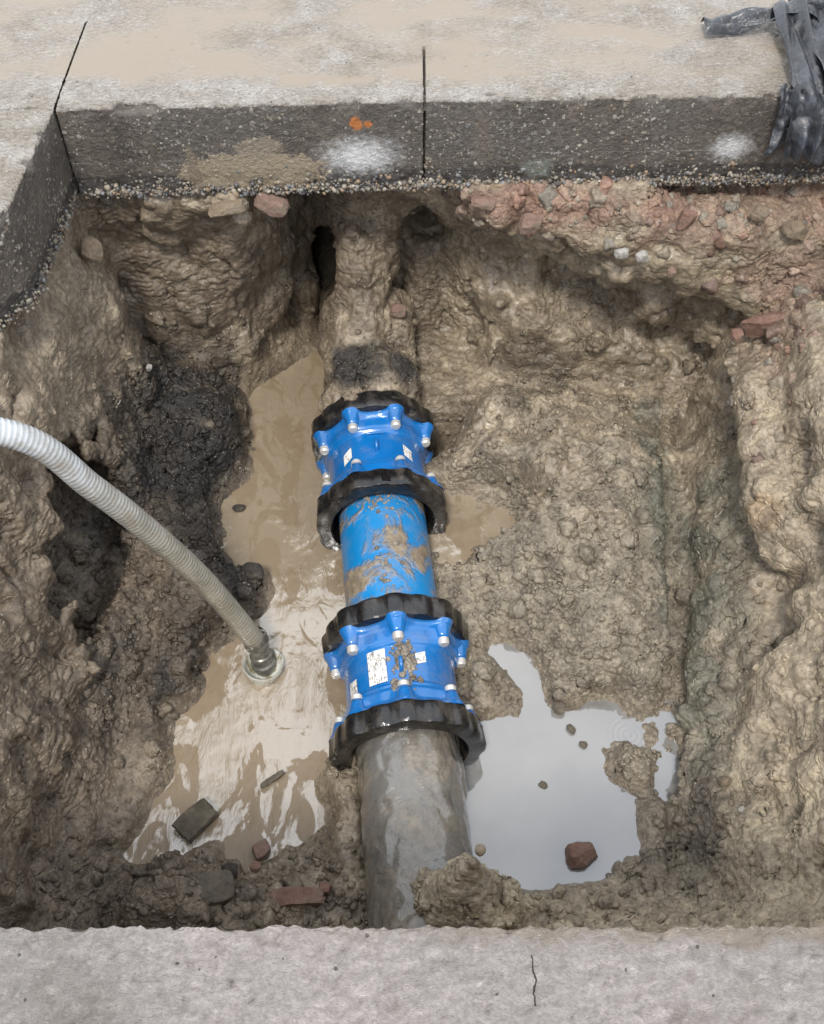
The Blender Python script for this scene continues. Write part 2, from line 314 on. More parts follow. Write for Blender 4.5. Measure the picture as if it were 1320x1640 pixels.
# bulging shelf on the upper right, hollow under it
for a, b, r in (((.22,2.60,-.33),(1.25,2.56,-.50),.10),((.55,2.61,-.42),(1.25,2.56,-.66),.11),((-.95,2.62,-.33),(-.50,2.63,-.33),.09)):
    f = smax(f, cap(a, b, r), .07)
f = smin(f, -cap((.22,2.66,-.60), (.62,2.68,-.80), .10), .05)
f = smin(f, -cap((.55,2.68,-.80), (1.0,2.60,-1.0), .07), .05)
# the tunnel round the old main, with its dark flue on the left and a pocket on the right
f = smin(f, -ell((-.17,2.58,-.92), (.42,.34,.60)), .16)
f = smin(f, -ell((-.31,2.70,-.66), (.115,.36,.36)), .05)
f = smin(f, -ell((-.02,2.66,-.90), (.28,.28,.40)), .06)
f = smin(f, -cap((-.20,2.35,-1.05), (-.30,3.3,-1.0), .20), .04)
f = smin(f, -ell((.06,2.88,-.68), (.08,.18,.13)), .02)
f = smax(f, cap((-.15,2.52,-1.02), (-.16,2.92,-.46), .095), .06)
f = smax(f, cap((-.135,2.42,-1.04), (-.15,2.7,-.94), .155), .05)
f = smax(f, cap((.02,2.9,-1.1), (.02,2.95,-.8), .06), .06)
f = smax(f, cap((-.40,3.00,-1.2), (-.42,3.05,-.45), .05), .04)
f = np.where(P3[..., 1] > 2.45, smax(f, (np.interp(P3[..., 0], [-.30, -.14], [-1.26, -1.10]).astype(f32)-P3[..., 2]), .03), f)
f = smin(f, -cap((.87,2.38,-1.03), (.80,1.80,-1.10), .055), .04)
f = smin(f, -cap((.80,1.80,-1.12), (.69,1.15,-1.16), .045), .04)
# black hollow in the left wall, recesses in the right wall
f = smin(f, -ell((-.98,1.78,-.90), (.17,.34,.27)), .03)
f = smin(f, -cap((.93,1.95,-.80), (.96,1.45,-.86), .07), .04)
f = smax(f, cap((1.17,2.3,-.55), (1.14,1.2,-.55), .08), .10)
f = smax(f, cap((1.02,2.35,-.75), (.98,1.75,-.72), .055), .09)
# noise: lumps, fluting of the bucket teeth, shelves
sh = f.shape; msk = np.abs(f) < .16
Pm = P3[msk]; fm = f[msk]
wall = sm(-1.13, -.95, Pm[:, 2])
ln_ = .030*fbm(Pm, 5.0, 3)*(.35+.65*wall)
ln_ += .020*pn(Pm*np.array([1, 1, .22], f32), 11.0)*wall
ln_ += .010*pn(Pm*np.array([.5, .5, 1.2], f32)+3, 17.0)*wall
ln_ += .006*(1-2*np.abs(pn(Pm+9, 15.0)))*(.4+.6*wall)
ln_ -= .030*np.exp(-(np.abs(pn(Pm*np.array([1,1,.8],f32)+21, 5.5))/.05)**2)*(.3+.7*wall)*sm(-.1,.25,pn(Pm+31,3.0))
ln_ -= .016*np.exp(-(np.abs(pn(Pm+41, 11.0))/.07)**2)*(.4+.6*wall)*sm(-.1,.2,pn(Pm+51,4.0))
inl = (Pm[:, 0] > -.75) & (Pm[:, 0] < .6)
f[msk] = fm + ln_*np.where(inl & (Pm[:, 2] < -1.12), .35, 1)
# never above the slab underside
f = np.minimum(f, (-.262 - P3[..., 2]))
f[:, :, -1] = -1; 
print('field', round(time.time()-T0, 1))

def surface_nets(f, h, org):
    s = f > 0; nx, ny, nz = f.shape
    c = np.zeros((nx-1, ny-1, nz-1), np.int8)
    cor = [(i, j, k) for i in (0, 1) for j in (0, 1) for k in (0, 1)]
    for i, j, k in cor: c += s[i:nx-1+i, j:ny-1+j, k:nz-1+k]
    idx = np.argwhere((c > 0) & (c < 8)); n = len(idx)
    vid = np.full(c.shape, -1, np.int32); vid[tuple(idx.T)] = np.arange(n)
    acc = np.zeros((n, 3)); cnt = np.zeros(n)
    vals = {o: f[idx[:, 0]+o[0], idx[:, 1]+o[1], idx[:, 2]+o[2]] for o in cor}
    for a in cor:
        for ax in range(3):
            if a[ax] == 0:
                b = list(a); b[ax] = 1; b = tuple(b); va, vb = vals[a], vals[b]
                m = (va > 0) != (vb > 0); t = np.where(m, va/(va-vb+1e-20), 0)
                p = np.zeros((n, 3)); p[:] = a; p[:, ax] += t; acc[m] += p[m]; cnt[m] += 1
    V = (idx + acc/cnt[:, None])*h + org
    Fs = []
    for ax in range(3):
        sl0 = [slice(None)]*3; sl1 = [slice(None)]*3; sl0[ax] = slice(0, -1); sl1[ax] = slice(1, None)
        e0, e1 = s[tuple(sl0)], s[tuple(sl1)]; e = np.argwhere(e0 != e1)
        u, w = [(1, 2), (2, 0), (0, 1)][ax]
        ok = (e[:, u] > 0) & (e[:, w] > 0) & (e[:, u] < f.shape[u]-1) & (e[:, w] < f.shape[w]-1); e = e[ok]
        q = []
        for du, dw in ((1, 1), (0, 1), (0, 0), (1, 0)):
            k = e.copy(); k[:, u] -= du; k[:, w] -= dw; q.append(vid[tuple(k.T)])
        q = np.stack(q, 1); fl = ~e0[tuple(e.T)]; q[fl] = q[fl][:, ::-1]; Fs.append(q)
    F = np.concatenate(Fs); return V, F
V, F = surface_nets(f, HS, np.array([gx[0], gy[0], gz[0]]))
del P3, f, Pm, fm, msk
me0 = mesh_np('earth_base', V, F)
tmp = bpy.data.objects.new('earth_tmp', me0); C.objects.link(tmp)
md = tmp.modifiers.new('s', 'SUBSURF'); md.levels = md.render_levels = 2
me = bpy.data.meshes.new_from_object(tmp.evaluated_get(bpy.context.evaluated_depsgraph_get()))
bpy.data.objects.remove(tmp); bpy.data.meshes.remove(me0); me.name = 'pit_earth'
nv = len(me.vertices); V = np.empty(nv*3, f32); me.vertices.foreach_get('co', V); V = V.reshape(-1, 3)
N = np.empty(nv*3, f32); me.vertices.foreach_get('normal', N); N = N.reshape(-1, 3)
print('mesh', nv, len(me.polygons), round(time.time()-T0, 1))
# medium relief
floorz = sm(-1.08, -1.17, V[:, 2])
r1 = 1-2*np.abs(pn(V, 21.0)); r2 = pn(V+4, 48.0)
amp = .0036*r1 + .0032*r2 + .004*(1-2*np.abs(pn(V*np.array([1, 1, 2.2], f32)+8, 30.0)))*(1-floorz)
smo = sm(-.15, .35, fbm(V+61, 3.2, 2))
scr = .006*pn(V*np.array([1, 1, .12], f32)+71, 42.0)*(1-smo)*(1-floorz)      # scrape marks of the bucket
V += N*((amp*(.40+.75*smo)+scr)*(1-.35*floorz))[:, None]
me.vertices.foreach_set('co', V.ravel()); me.update()
# regional colour and state (base colours of the materials themselves)
TAN=(.275,.226,.163); TAN2=(.345,.288,.210); BRN=(.155,.122,.088); DRK=(.070,.057,.046); BLK=(.024,.022,.021); RED=(.25,.155,.115); GRY=(.245,.216,.168); SAND=(.40,.335,.24); ORG=(.36,.19,.075); UMB=(.15,.115,.08); GRN=(.11,.115,.088)
n_big = fbm(V, 2.3, 3); n_med = fbm(V+5, 8.0, 3); n_sm = fbm(V+2, 24.0, 2)
col = np.empty((nv, 3), f32); col[:] = TAN
def mixc_(m, c): 
    global col; m = np.clip(m, 0, 1)[:, None].astype(f32); col = col*(1-m)+np.array(c, f32)*m
mixc_(sm(-.1, .5, n_big)*.7, BRN); mixc_(sm(.0, .6, n_med)*.5, TAN2); mixc_(sm(.1, .6, -n_med)*.5, UMB); mixc_(sm(.05, .35, -n_sm)*.3, BRN)
wet = np.full(nv, .8, f32); crumb = (.10+.35*smo).astype(f32)
def reg(c, r, edge=.35, nz_=.5, ns=None):
    d = np.sqrt((((V-np.array(c, f32))/np.array(r, f32))**2).sum(1)); nn = n_med if ns is None else ns
    return sm(1+edge, 1-edge, d + nz_*nn)
REG = [ # centre, radii, colour, strength, wet, crumb
#REGIONS
 ((-.75,1.5,-1.0),(.4,1.2,.3),DRK,.45,.6,.5),
 ((-.78,2.25,-1.0),(.36,.50,.30),DRK,.9,.7,.9),
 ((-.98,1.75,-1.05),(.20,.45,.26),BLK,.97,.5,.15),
 ((-.72,2.25,-1.03),(.22,.36,.22),BLK,.85,.7,.9),
 ((-.62,1.74,-1.12),(.18,.16,.10),BLK,.85,.7,1.0),
 ((-.76,1.46,-1.08),(.20,.24,.14),BLK,.85,.7,1.0),
 ((-.80,2.50,-.95),(.14,.2,.12),BLK,.7,.6,.6),
 ((-.76,1.80,-1.02),(.13,.22,.12),BRN,.8,.6,1.0),
 ((-.70,1.42,-1.1),(.10,.12,.1),BLK,.6,.8,.9),
 ((-.98,2.35,-.5),(.12,.3,.15),TAN2,.5,.3,.5),
 ((-.62,1.60,-1.1),(.22,.22,.16),DRK,.7,.6,.9),
 ((-.62,2.0,-1.1),(.16,.30,.16),BLK,.7,.6,.9),
 ((-.95,1.0,-.9),(.5,.8,.45),BRN,.6,.6,.45),
 ((-.6,.85,-1.05),(.35,.16,.2),BRN,.5,.8,.8),
 ((-.3,2.95,-.6),(.22,.5,.35),UMB,.8,.4,.4),
 ((.5,1.75,-1.1),(.5,.6,.2),GRY,.75,.8,.8),
 ((.75,1.2,-1.1),(.25,.5,.2),GRY,.7,.7,.8),
 ((.75,1.0,-1.0),(.22,.16,.16),DRK,.7,.5,.7),
 ((.85,2.0,-.9),(.14,.5,.16),GRN,.6,.4,.5),
 ((1.15,2.52,-.32),(.62,.2,.10),RED,.55,.2,.9),
 ((.40,2.52,-.30),(.35,.12,.05),RED,.6,.2,.9),
 ((1.12,2.42,-.52),(.16,.2,.10),RED,.6,.2,.8),
 ((1.2,2.4,-.65),(.16,.3,.13),RED,.7,.2,.7),
 ((.35,2.55,-.33),(.35,.12,.08),RED,.5,.2,.7),
 ((.95,1.0,-.6),(.5,.5,.35),TAN2,.6,.2,.5),
 ((.5,.7,-.95),(.8,.22,.3),SAND,.75,.25,.6),
 ((1.05,1.5,-.6),(.24,1.0,.35),TAN2,.3,.5,.45),
 ((.93,.86,-.85),(.28,.20,.28),SAND,.8,.3,.5),
 ((.80,1.8,-1.08),(.07,.7,.10),GRN,.6,.6,.3),
 ((.93,1.72,-.68),(.045,.05,.06),ORG,.22,.4,.3),
 ((.15,.79,-.93),(.18,.14,.14),SAND,.85,.3,.8),
 ((.5,2.62,-.62),(.5,.16,.10),TAN2,.5,.2,.15),
 ((.40,2.55,-1.02),(.14,.14,.10),DRK,.4,.6,.8),
 ((-.68,2.60,-.62),(.42,.16,.36),BRN,.8,.5,.08),
 ((-1.05,1.6,-.7),(.22,1.3,.5),BRN,.6,.5,.3),
 ((-.2,2.85,-.75),(.35,.3,.4),BRN,.6,.5,.15),
 ((.22,2.84,-.98),(.10,.2,.25),TAN,.9,.6,.03),
 ((-.95,2.2,-.55),(.10,.35,.2),TAN,.7,.3,.15),
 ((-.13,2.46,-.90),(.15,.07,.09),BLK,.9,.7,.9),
]
for c, r, cc, st, w_, cb in REG:
    m = reg(c, r)*st; mixc_(m, cc); wet = wet*(1-m)+w_*m; crumb = crumb*(1-m)+cb*m
near_w = sm(-1.10, -1.165, V[:, 2]); mixc_(near_w*.5, (.21,.172,.128)); wet = np.maximum(wet, near_w)
shine = sm(.15, .5, n_big+.4*n_med)
attr(me, 'Col', col); attr(me, 'surf', np.stack([wet, crumb, shine], 1))
earth = link('pit_earth', me, M_EARTH); tag(earth, kind='structure')
print('earth', round(time.time()-T0, 1))

# far ground under the slabs (out of sight, keeps the world closed)
def sheet(name, x0, x1, y0, y1, z, mat, kind='structure', nx=2, ny=2):
    xs = np.linspace(x0, x1, nx); ys = np.linspace(y0, y1, ny); A, Bm = np.meshgrid(xs, ys, indexing='ij')
    me = mesh_np(name, np.stack([A.ravel(), Bm.ravel(), np.full(A.size, z)], 1), grid_faces(nx, ny))
    o = link(name, me, mat); tag(o, kind=kind); return o
pool_l = sheet('muddy_water', -.95, .02, .80, 2.95, LV_L, M_SLURRY)
pool_m = sheet('slurry_puddle', -.0, .42, 1.80, 2.24, LV_M, M_SLURRY)
pool_r = sheet('puddle_water', -.04, .78, .80, 1.72, LV_R, M_WATER)

# ------------------------------------------------------------------ concrete slabs round the pit
pave = bpy.data.objects.new('concrete_pavement', None); C.objects.link(pave); tag(pave, kind='structure')
def prof(depth_fine, depth_far, thick, bottom):
    t = [(-d, 0.0) for d in np.r_[np.geomspace(depth_far, depth_fine+.05, 14), np.arange(depth_fine, .0119, -.008)]]
    t += [(-.008, 0), (-.004, -.0005), (-.0015, -.0018), (0, -.005), (0, -.010)]
    t += [(0, -z) for z in np.arange(.016, thick-.004, .006)] + [(-.004, -thick)]
    t += [(-d, -thick) for d in np.r_[np.linspace(.03, bottom, 8)]]
    return np.array(t)
def slab(name, E, Nn, prof, flip, mat, cuts=(), chip=1.0, ends=True):
    E = np.asarray(E, float); Nn = np.asarray(Nn, float); n, m = len(E), len(prof)
    D = -prof[:, 0]; Z = prof[:, 1]
    V = np.empty((n, m, 3)); V[..., 0] = E[:, None, 0]+Nn[None, None, 0]*D[None]; V[..., 1] = E[:, None, 1]+Nn[None, None, 1]*D[None]; V[..., 2] = Z[None]
    Vf = V.reshape(-1, 3); Dd = np.tile(D, n); Zz = np.tile(Z, n)
    e = np.hypot(Dd, Zz); edge = np.exp(-e/.018)
    ch = np.clip(pn(Vf*[1, 1, .3], 19)-.12, 0, 1)*.055 + np.clip(pn(Vf, 70)-.05, 0, 1)*.012
    ch *= edge*chip; onface = (Dd < .0075) & (Zz > -.26)
    dn = np.where(onface | (e < .02), ch, 0)
    low = sm(-.19, -.262, Zz)*(Dd < .02)
    dn = dn + low*(.010*pn(Vf, 28)+.006)
    Vf[:, 0] += Nn[0]*dn; Vf[:, 1] += Nn[1]*dn; Vf[:, 2] -= ch*.6*(Zz > -.02)
    top = Zz > -.001; Vf[:, 2] += top*.002*fbm(Vf, 3.0, 2)*np.clip(Dd/.05, 0, 1)
    for s0, lim in cuts:      # saw cuts: s index mask, length on the top
        inside = np.repeat(s0, m) & ((Zz < -.002) | (Dd < lim)) & (Zz > -.262)
        Vf[inside & (Zz < -.004), 0] += Nn[0]*.03; Vf[inside & (Zz < -.004), 1] += Nn[1]*.03; Vf[inside & (Zz >= -.004), 2] -= .03
    F = grid_faces(n, m, flip=flip)
    me = mesh_np(name, Vf, F); return link(name, me, mat, pave)
PB = prof(.62, 6.0, .268, 1.1)
xs = np.arange(-.9265, 1.6, .0075); xs = xs[np.abs(xs-.033) > .0065]
xs = np.sort(np.r_[xs, .033-.0055, .033-.0040, .033-.0034, .033, .033+.0034, .033+.0040, .033+.0055, np.geomspace(1.65, 8, 12)])
def eyb(x): return 2.551+.0225*np.clip(x, -1, 2.0)+.024*0
cut = (np.abs(xs-.033) < .0037)
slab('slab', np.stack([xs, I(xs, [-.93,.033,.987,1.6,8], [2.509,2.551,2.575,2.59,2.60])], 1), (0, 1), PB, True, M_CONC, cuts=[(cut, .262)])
xa = -np.r_[.9325, np.arange(.94, 1.6, .01), np.geomspace(1.65, 8, 12)]
A_ = slab('slab', np.stack([xa, np.full(len(xa), 2.5125)], 1), (0, 1), PB, False, M_CONC, chip=.15)
va = A_.data; co = np.empty(len(va.vertices)*3, f32); va.vertices.foreach_get('co', co); co = co.reshape(-1, 3)
mm = (co[:, 0] > -.934) & (co[:, 1] > 2.955); co[mm, 0] = -.9263; va.vertices.foreach_set('co', co.ravel()); va.update()
yc = np.r_[np.arange(2.5065, .30, -.0075), np.geomspace(.28, .02, 4)]
yc = yc[yc > .30]; 
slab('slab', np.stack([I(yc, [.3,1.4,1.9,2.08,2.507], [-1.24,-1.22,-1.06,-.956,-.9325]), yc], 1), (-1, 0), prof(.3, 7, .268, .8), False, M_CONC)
xn = np.r_[-np.geomspace(8, 1.25, 12), np.arange(-1.2, 1.2, .008), np.geomspace(1.25, 8, 12)]
yn = .449+.0025*pn(np.stack([xn, xn*0, xn*0], 1), 6)+.0012*pn(np.stack([xn, xn*0, xn*0], 1), 40)
slab('slab', np.stack([xn, yn], 1), (0, -1), prof(.55, 6, .268, .3), False, M_CONC2, chip=.2)
yr = np.arange(.46, 2.58, .012)
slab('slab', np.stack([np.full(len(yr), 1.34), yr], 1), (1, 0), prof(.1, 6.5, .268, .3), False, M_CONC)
print('slabs', round(time.time()-T0, 1))

# ------------------------------------------------------------------ small stones and clods
def ico(sub):
    bm = bmesh.new(); bmesh.ops.create_icosphere(bm, subdivisions=sub, radius=1); v = np.array([p.co[:] for p in bm.verts]); f_ = np.array([[q.index for q in p.verts] for p in bm.faces]); bm.free(); return v, f_
IC1, IC2, IC3, IC4 = ico(1), ico(2), ico(3), ico(4)
def blocky(b, k=.8):
    v, f_ = b; d = v/np.abs(v).max(1, keepdims=True); return v*(1-k)+d*k*.8, f_
def rotm(n):
    q = rng.normal(size=(n, 4)); q /= np.linalg.norm(q, axis=1, keepdims=True); w, x, y, z = q.T
    return np.stack([1-2*(y*y+z*z), 2*(x*y-z*w), 2*(x*z+y*w), 2*(x*y+z*w), 1-2*(x*x+z*z), 2*(y*z-x*w), 2*(x*z-y*w), 2*(y*z+x*w), 1-2*(x*x+y*y)], 1).reshape(n, 3, 3)
def scatter(name, base, Pp, R, Cc, sq, rough, mat, kind='stuff', surf=(.5, .6), label=None):
    bv, bf = base; n, k = len(Pp), len(bv)
    U = bv[None]*(1+rough*pn((bv[None]+rng.uniform(-50, 50, (n, 1, 3))).reshape(-1, 3), 1.3).reshape(n, k, 1)+rough*.5*pn((bv[None]+rng.uniform(-50, 50, (n, 1, 3))).reshape(-1, 3), 3.1).reshape(n, k, 1))
    U = U*rng.uniform(sq, 1, (n, 1, 3)); U = np.einsum('nij,nkj->nki', rotm(n), U)*R[:, None, None]+Pp[:, None]
    Fx = (bf[None]+np.arange(n)[:, None, None]*k).reshape(-1, bf.shape[1])
    me = mesh_np(name, U.reshape(-1, 3), Fx); attr(me, 'Col', np.repeat(Cc, k, 0)); attr(me, 'surf', np.tile([surf[0], surf[1], 0], (n*k, 1)))
    o = link(name, me, mat); tag(o, label, kind=kind); return o
n = NT('pebbles'); P = n.pos(); n.B(Base_Color=n.mix(1.0, n.attr('Col'), n.mix(n.noise(P, 150, 3), (.7,)*3, (1.2,)*3), 'MULTIPLY'), Roughness=.5); n.bump(n.noise(P, 300, 3), .001); M_PEB = n.m
# gravel cast into the underside of the slabs
K = 3600; px = rng.uniform(-.925, 1.45, K); pz = -.262+rng.normal(0, .008, K)-(.004*rng.random(K)); py = I(px, [-.93,.033,.987,1.6], [2.509,2.551,2.575,2.59])+rng.uniform(-.002, .012, K)
K2_ = 900; px2 = rng.uniform(-.925, 1.45, K2_); pz2 = rng.uniform(-.25, -.19, K2_); py2 = I(px2, [-.93,.033,.987,1.6], [2.509,2.551,2.575,2.59])+rng.uniform(.004, .008, K2_)
K3 = 700; ly = rng.uniform(1.6, 2.5, K3); lz = -.258+rng.normal(0, .012, K3); lx = I(ly, [1.4,1.9,2.08,2.507], [-1.22,-1.06,-.956,-.9325])+rng.uniform(-.01, .002, K3)
PP = np.stack([np.r_[px, px2, lx], np.r_[py, py2, ly], np.r_[pz, pz2, lz]], 1); n_ = len(PP)
pal = np.array([(.36,.31,.24),(.27,.24,.20),(.42,.38,.31),(.20,.17,.14),(.13,.12,.12),(.33,.24,.16),(.25,.25,.25)]); CC = pal[rng.integers(0, len(pal), n_)]*rng.uniform(.6, 1.1, (n_, 1))
scatter('gravel', blocky(IC1, .35), PP, (.0022+.0085*rng.random(n_)**1.8)*np.where(rng.random(n_) < .06, 1.4, 1), CC*.85, .45, .42, M_PEB, label='small rounded stones showing along the underside of the concrete slab')
# clods of mud lying on the floor and banks
V3 = np.empty(nv*3, f32); me.vertices.foreach_get('co', V3); V3 = V3.reshape(-1, 3)
def clods(name, base, K, size, wfun, sz_p=2.5, **kw):
    w = wfun(V3)*np.clip(N[:, 2]+.1, 0, 1)*dry; w = w/w.sum(); ii = rng.choice(nv, K, p=w)
    R = size[0]+(size[1]-size[0])*rng.random(K)**sz_p
    return scatter(name, base, V3[ii]+N[ii]*(R*.15)[:, None], R, col[ii]*rng.uniform(.8, 1.12, (K, 1)), .5, .55, M_EARTH, surf=(.8, .5), **kw)
dry = np.ones(nv); lowv = V3[:, 2] < -1.12; dry[lowv] = .03+.97*(np.minimum(polydist(V3[lowv, 0], V3[lowv, 1], POOL_R), polydist(V3[lowv, 0], V3[lowv, 1], POOL_L)) > .022)
def dist_to(c, r): return lambda v: np.exp(-(((v-np.array(c))/np.array(r))**2).sum(1))
wr = lambda v: 1.2*dist_to((.45,1.75,-1.1), (.35,.5,.15))(v)+dist_to((.6,1.22,-1.15), (.08,.08,.06))(v)*1.0+1.0*dist_to((-.72,2.0,-1.0), (.25,.5,.25))(v)+1.0*dist_to((-.62,1.5,-1.15), (.15,.2,.1))(v)+.9*dist_to((-.4,.88,-1.1), (.5,.12,.12))(v)+.8*dist_to((.2,.82,-1.05), (.5,.10,.15))(v)+.15*sm(-.6, -1.0, v[:, 2])
clods('mud_clods', IC1, 5200, (.0035, .015), wr, 2.0, label='loose crumbs and clods of wet mud on the pit floor')
clods('mud_lumps', IC3, 330, (.012, .040), wr, 2.2, label='larger wet lumps of mud fallen on the banks')
# embedded rubble in the upper right wall
def wb(v): return (sm(-.50, -.30, v[:, 2])*(v[:, 1] > 2.3)*sm(-.2, .5, v[:, 0])+.5*sm(-.36, -.28, v[:, 2])*(v[:, 1] > 2.2)+.8*dist_to((1.15,2.3,-.6), (.2,.3,.2))(v))*(v[:, 2] > -.9)
w = wb(V3)*(V3[:, 1] < 2.68); w /= w.sum(); K = 420; ii = rng.choice(nv, K, p=w); R = .008+.026*rng.random(K)**2.5
palr = np.array([(.25,.15,.11),(.30,.25,.19),(.21,.14,.11),(.25,.22,.18),(.30,.22,.17),(.28,.23,.17)])
scatter('rubble', blocky(IC3, .9), V3[ii]-N[ii]*(R*.15)[:, None], R, palr[rng.integers(0, 5, K)]*rng.uniform(.6, 1.1, (K, 1)), .55, .3, M_EARTH, surf=(.3, .1), label='broken brick and stone rubble packed under the slab edge')
print('scatter', round(time.time()-T0, 1))

# ------------------------------------------------------------------ water main
MUDC = (.27, .215, .15)
def paint_mat(name, base, rough, mudlo, mudhi, mudcol=MUDC, dark=None, zsc=1.0, coat=.3, seed=0.0, bumpamt=.0022, metallic=0.0):
    n = NT(name); P = n.obj(); Q = n.add('ShaderNodeMapping', {'Vector': P, 'Location': (seed, seed*2, 0)}).outputs[0]
    a = n.noise(Q, 7, 6, .62, .6); m = n.rng(a, mudlo, mudhi); dust = n.rng(n.noise(Q, 16, 5, .7), .42, .8, 0, .55)
    b0 = n.mix(n.rng(n.noise(Q, 3, 3), .3, .7), base, tuple(v*.8 for v in base))
    c = n.mix(n.math('MULTIPLY', dust, .5), b0, mudcol)
    mc = n.mix(n.rng(n.noise(Q, 40, 4), .3, .7), tuple(v*.7 for v in mudcol), tuple(v*1.2 for v in mudcol)); c = n.mix(m, c, mc)
    if dark: c = n.mix(n.rng(n.noise(Q, 11, 5, .7), .5, .66), c, dark)
    n.B(Base_Color=c, Roughness=n.add('ShaderNodeMix', {0: m, 2: n.math('ADD', rough, n.math('MULTIPLY', dust, .3)), 3: .45}, data_type='FLOAT').outputs[0], Coat_Weight=coat, Metallic=metallic)
    h = n.math('ADD', n.math('MULTIPLY', m, n.math('MULTIPLY_ADD', n.noise(Q, 60, 5, .65), .006, .001)), n.math('MULTIPLY', n.noise(Q, 200, 3), .0006)); n.bump(h, bumpamt/.0022, 1.0)
    return n.m
BLUE = (.003, .15, .46)
M_BLUE = paint_mat('blue_epoxy', BLUE, .22, .68, .74, coat=.8, seed=3.3)
M_BLUEP = paint_mat('blue_pipe_coating', (.006, .23, .56), .28, .47, .60, coat=.15, seed=1.7)
M_GREYP = paint_mat('old_iron_pipe', (.15, .145, .135), .18, .38, .66, mudcol=(.20,.168,.125), dark=(.10,.09,.075), coat=1.0, seed=5.1, bumpamt=.0022)
M_MUDP = paint_mat('mud_coated_pipe', (.16, .125, .085), .6, .35, .5, mudcol=(.21,.165,.11), coat=0, seed=2.2, bumpamt=.006)
M_BLACK = paint_mat('black_rubber_ring', (.009, .009, .010), .24, .60, .80, mudcol=(.17,.14,.105), coat=.3, seed=8.4)
n = NT('steel_bolt_cap'); n.B(Base_Color=(.62, .60, .56), Roughness=.35, Metallic=.35); n.bump(n.noise(n.obj(), 200, 3), .0006); M_STEEL = n.m
n = NT('sticker'); P = n.obj(); bars = n.math('MULTIPLY', n.rng(n.noise(n.scale(P, (1, .35, 1)), 240, 2, .5), .52, .58), n.rng(n.noise(P, 30, 2), .42, .50)); bl = n.rng(n.noise(P, 60, 5, .75), .55, .66)
n.B(Base_Color=n.mix(n.math('MULTIPLY', bars, .7), n.mix(bl, (.72,.70,.66), (.40,.36,.30)), (.05,.05,.06)), Roughness=.4); M_STICK = n.m

main = bpy.data.objects.new('water_main', None); C.objects.link(main); main.location = (.012, 1.0, -1.087); main.rotation_euler = (0, 0, math.radians(6.0))
tag(main, 'blue and black jointed water main with two bolted couplings crossing the muddy pit', 'water pipe')
def tube(name, y0, y1, r, mat, n=96, m=60, disp=None, parent=main, inner=None, smooth=True):
    a = np.linspace(0, 2*math.pi, n, endpoint=False); y = np.linspace(y0, y1, m); A, Y = np.meshgrid(a, y, indexing='ij')
    R = np.full(A.shape, r) if not callable(r) else r(A, Y)
    V = np.stack([R*np.sin(A), Y, R*np.cos(A)], -1).reshape(-1, 3)
    if disp: V[:, [0, 2]] *= (1+disp(V))[:, None]
    return link(name, mesh_np(name, V, grid_faces(n, m, wrap_u=True, flip=True)), mat, parent, smooth)
def old_disp(V): return .030*np.clip(fbm(V, 9, 4)+.1, 0, 1)+.010*pn(V, 30)+.007*pn(V, 70)+.2*np.clip(fbm(V+3, 7, 2), 0, .2)
tube('old_pipe', -.75, .24, .1345, M_GREYP, 160, 170, old_disp)
tube('old_pipe', 1.33, 2.5, .137, M_MUDP, 128, 130, lambda V: .10*np.clip(fbm(V*np.array([1,.6,1]), 8, 3)+.15, 0, 1)+.02*pn(V, 25))
tube('blue_pipe', .54, 1.04, .1345, M_BLUEP, 128, 60)
PERIOD = math.pi/4
def cyc(A, ph): # distance to nearest bolt angle, 0..pi/8
    return np.abs((A-ph+PERIOD/2) % PERIOD-PERIOD/2)
def ring_out(A, ph):
    d = cyc(A, ph)/(PERIOD/2)      # 0 at a bolt, 1 between
    return I(d, [0, .18, .34, .62, .78, 1], [1.0, .995, .968, .948, .966, .970])
def ring(par, y0, y1, ph, R, facing):
    n = 240; a = np.linspace(0, 2*math.pi, n, endpoint=False); o = ring_out(a, ph)*R
    th = y1-y0; s = -1 if facing < 0 else 1      # facing: side looking away from the body
    c0, c1 = (y0, y1) if s < 0 else (y1, y0); d = -s*th
    # cross-section: (radius function, y) from the inner bore round to the outer flank
    pts = [(np.full(n, .146), c0+d*.95), (np.full(n, .150), c0+d*.5), (np.full(n, .158), c0+d*.05), (np.full(n, .162), c0), (o-.014, c0), (o-.004, c0+d*.05), (o, c0+d*.16), (o*.985, c0+d*.86), (o*.985-.004, c0+d*.97), (o*.985-.010, c1), (np.full(n, .150), c1)]
    V = np.stack([np.stack([r*np.sin(a), np.full(n, y), r*np.cos(a)], -1) for r, y in pts], 1).reshape(-1, 3)
    V *= 1+(.004*pn(V, 40))[:, None]*[1, 0, 1]
    me = mesh_np('gland_ring', V, grid_faces(n, len(pts), wrap_u=True, wrap_v=True, flip=(s < 0))); ob = link('gland_ring', me, M_BLACK, par, False)
    me.shade_smooth(); me.set_sharp_from_angle(angle=math.radians(32)); return ob
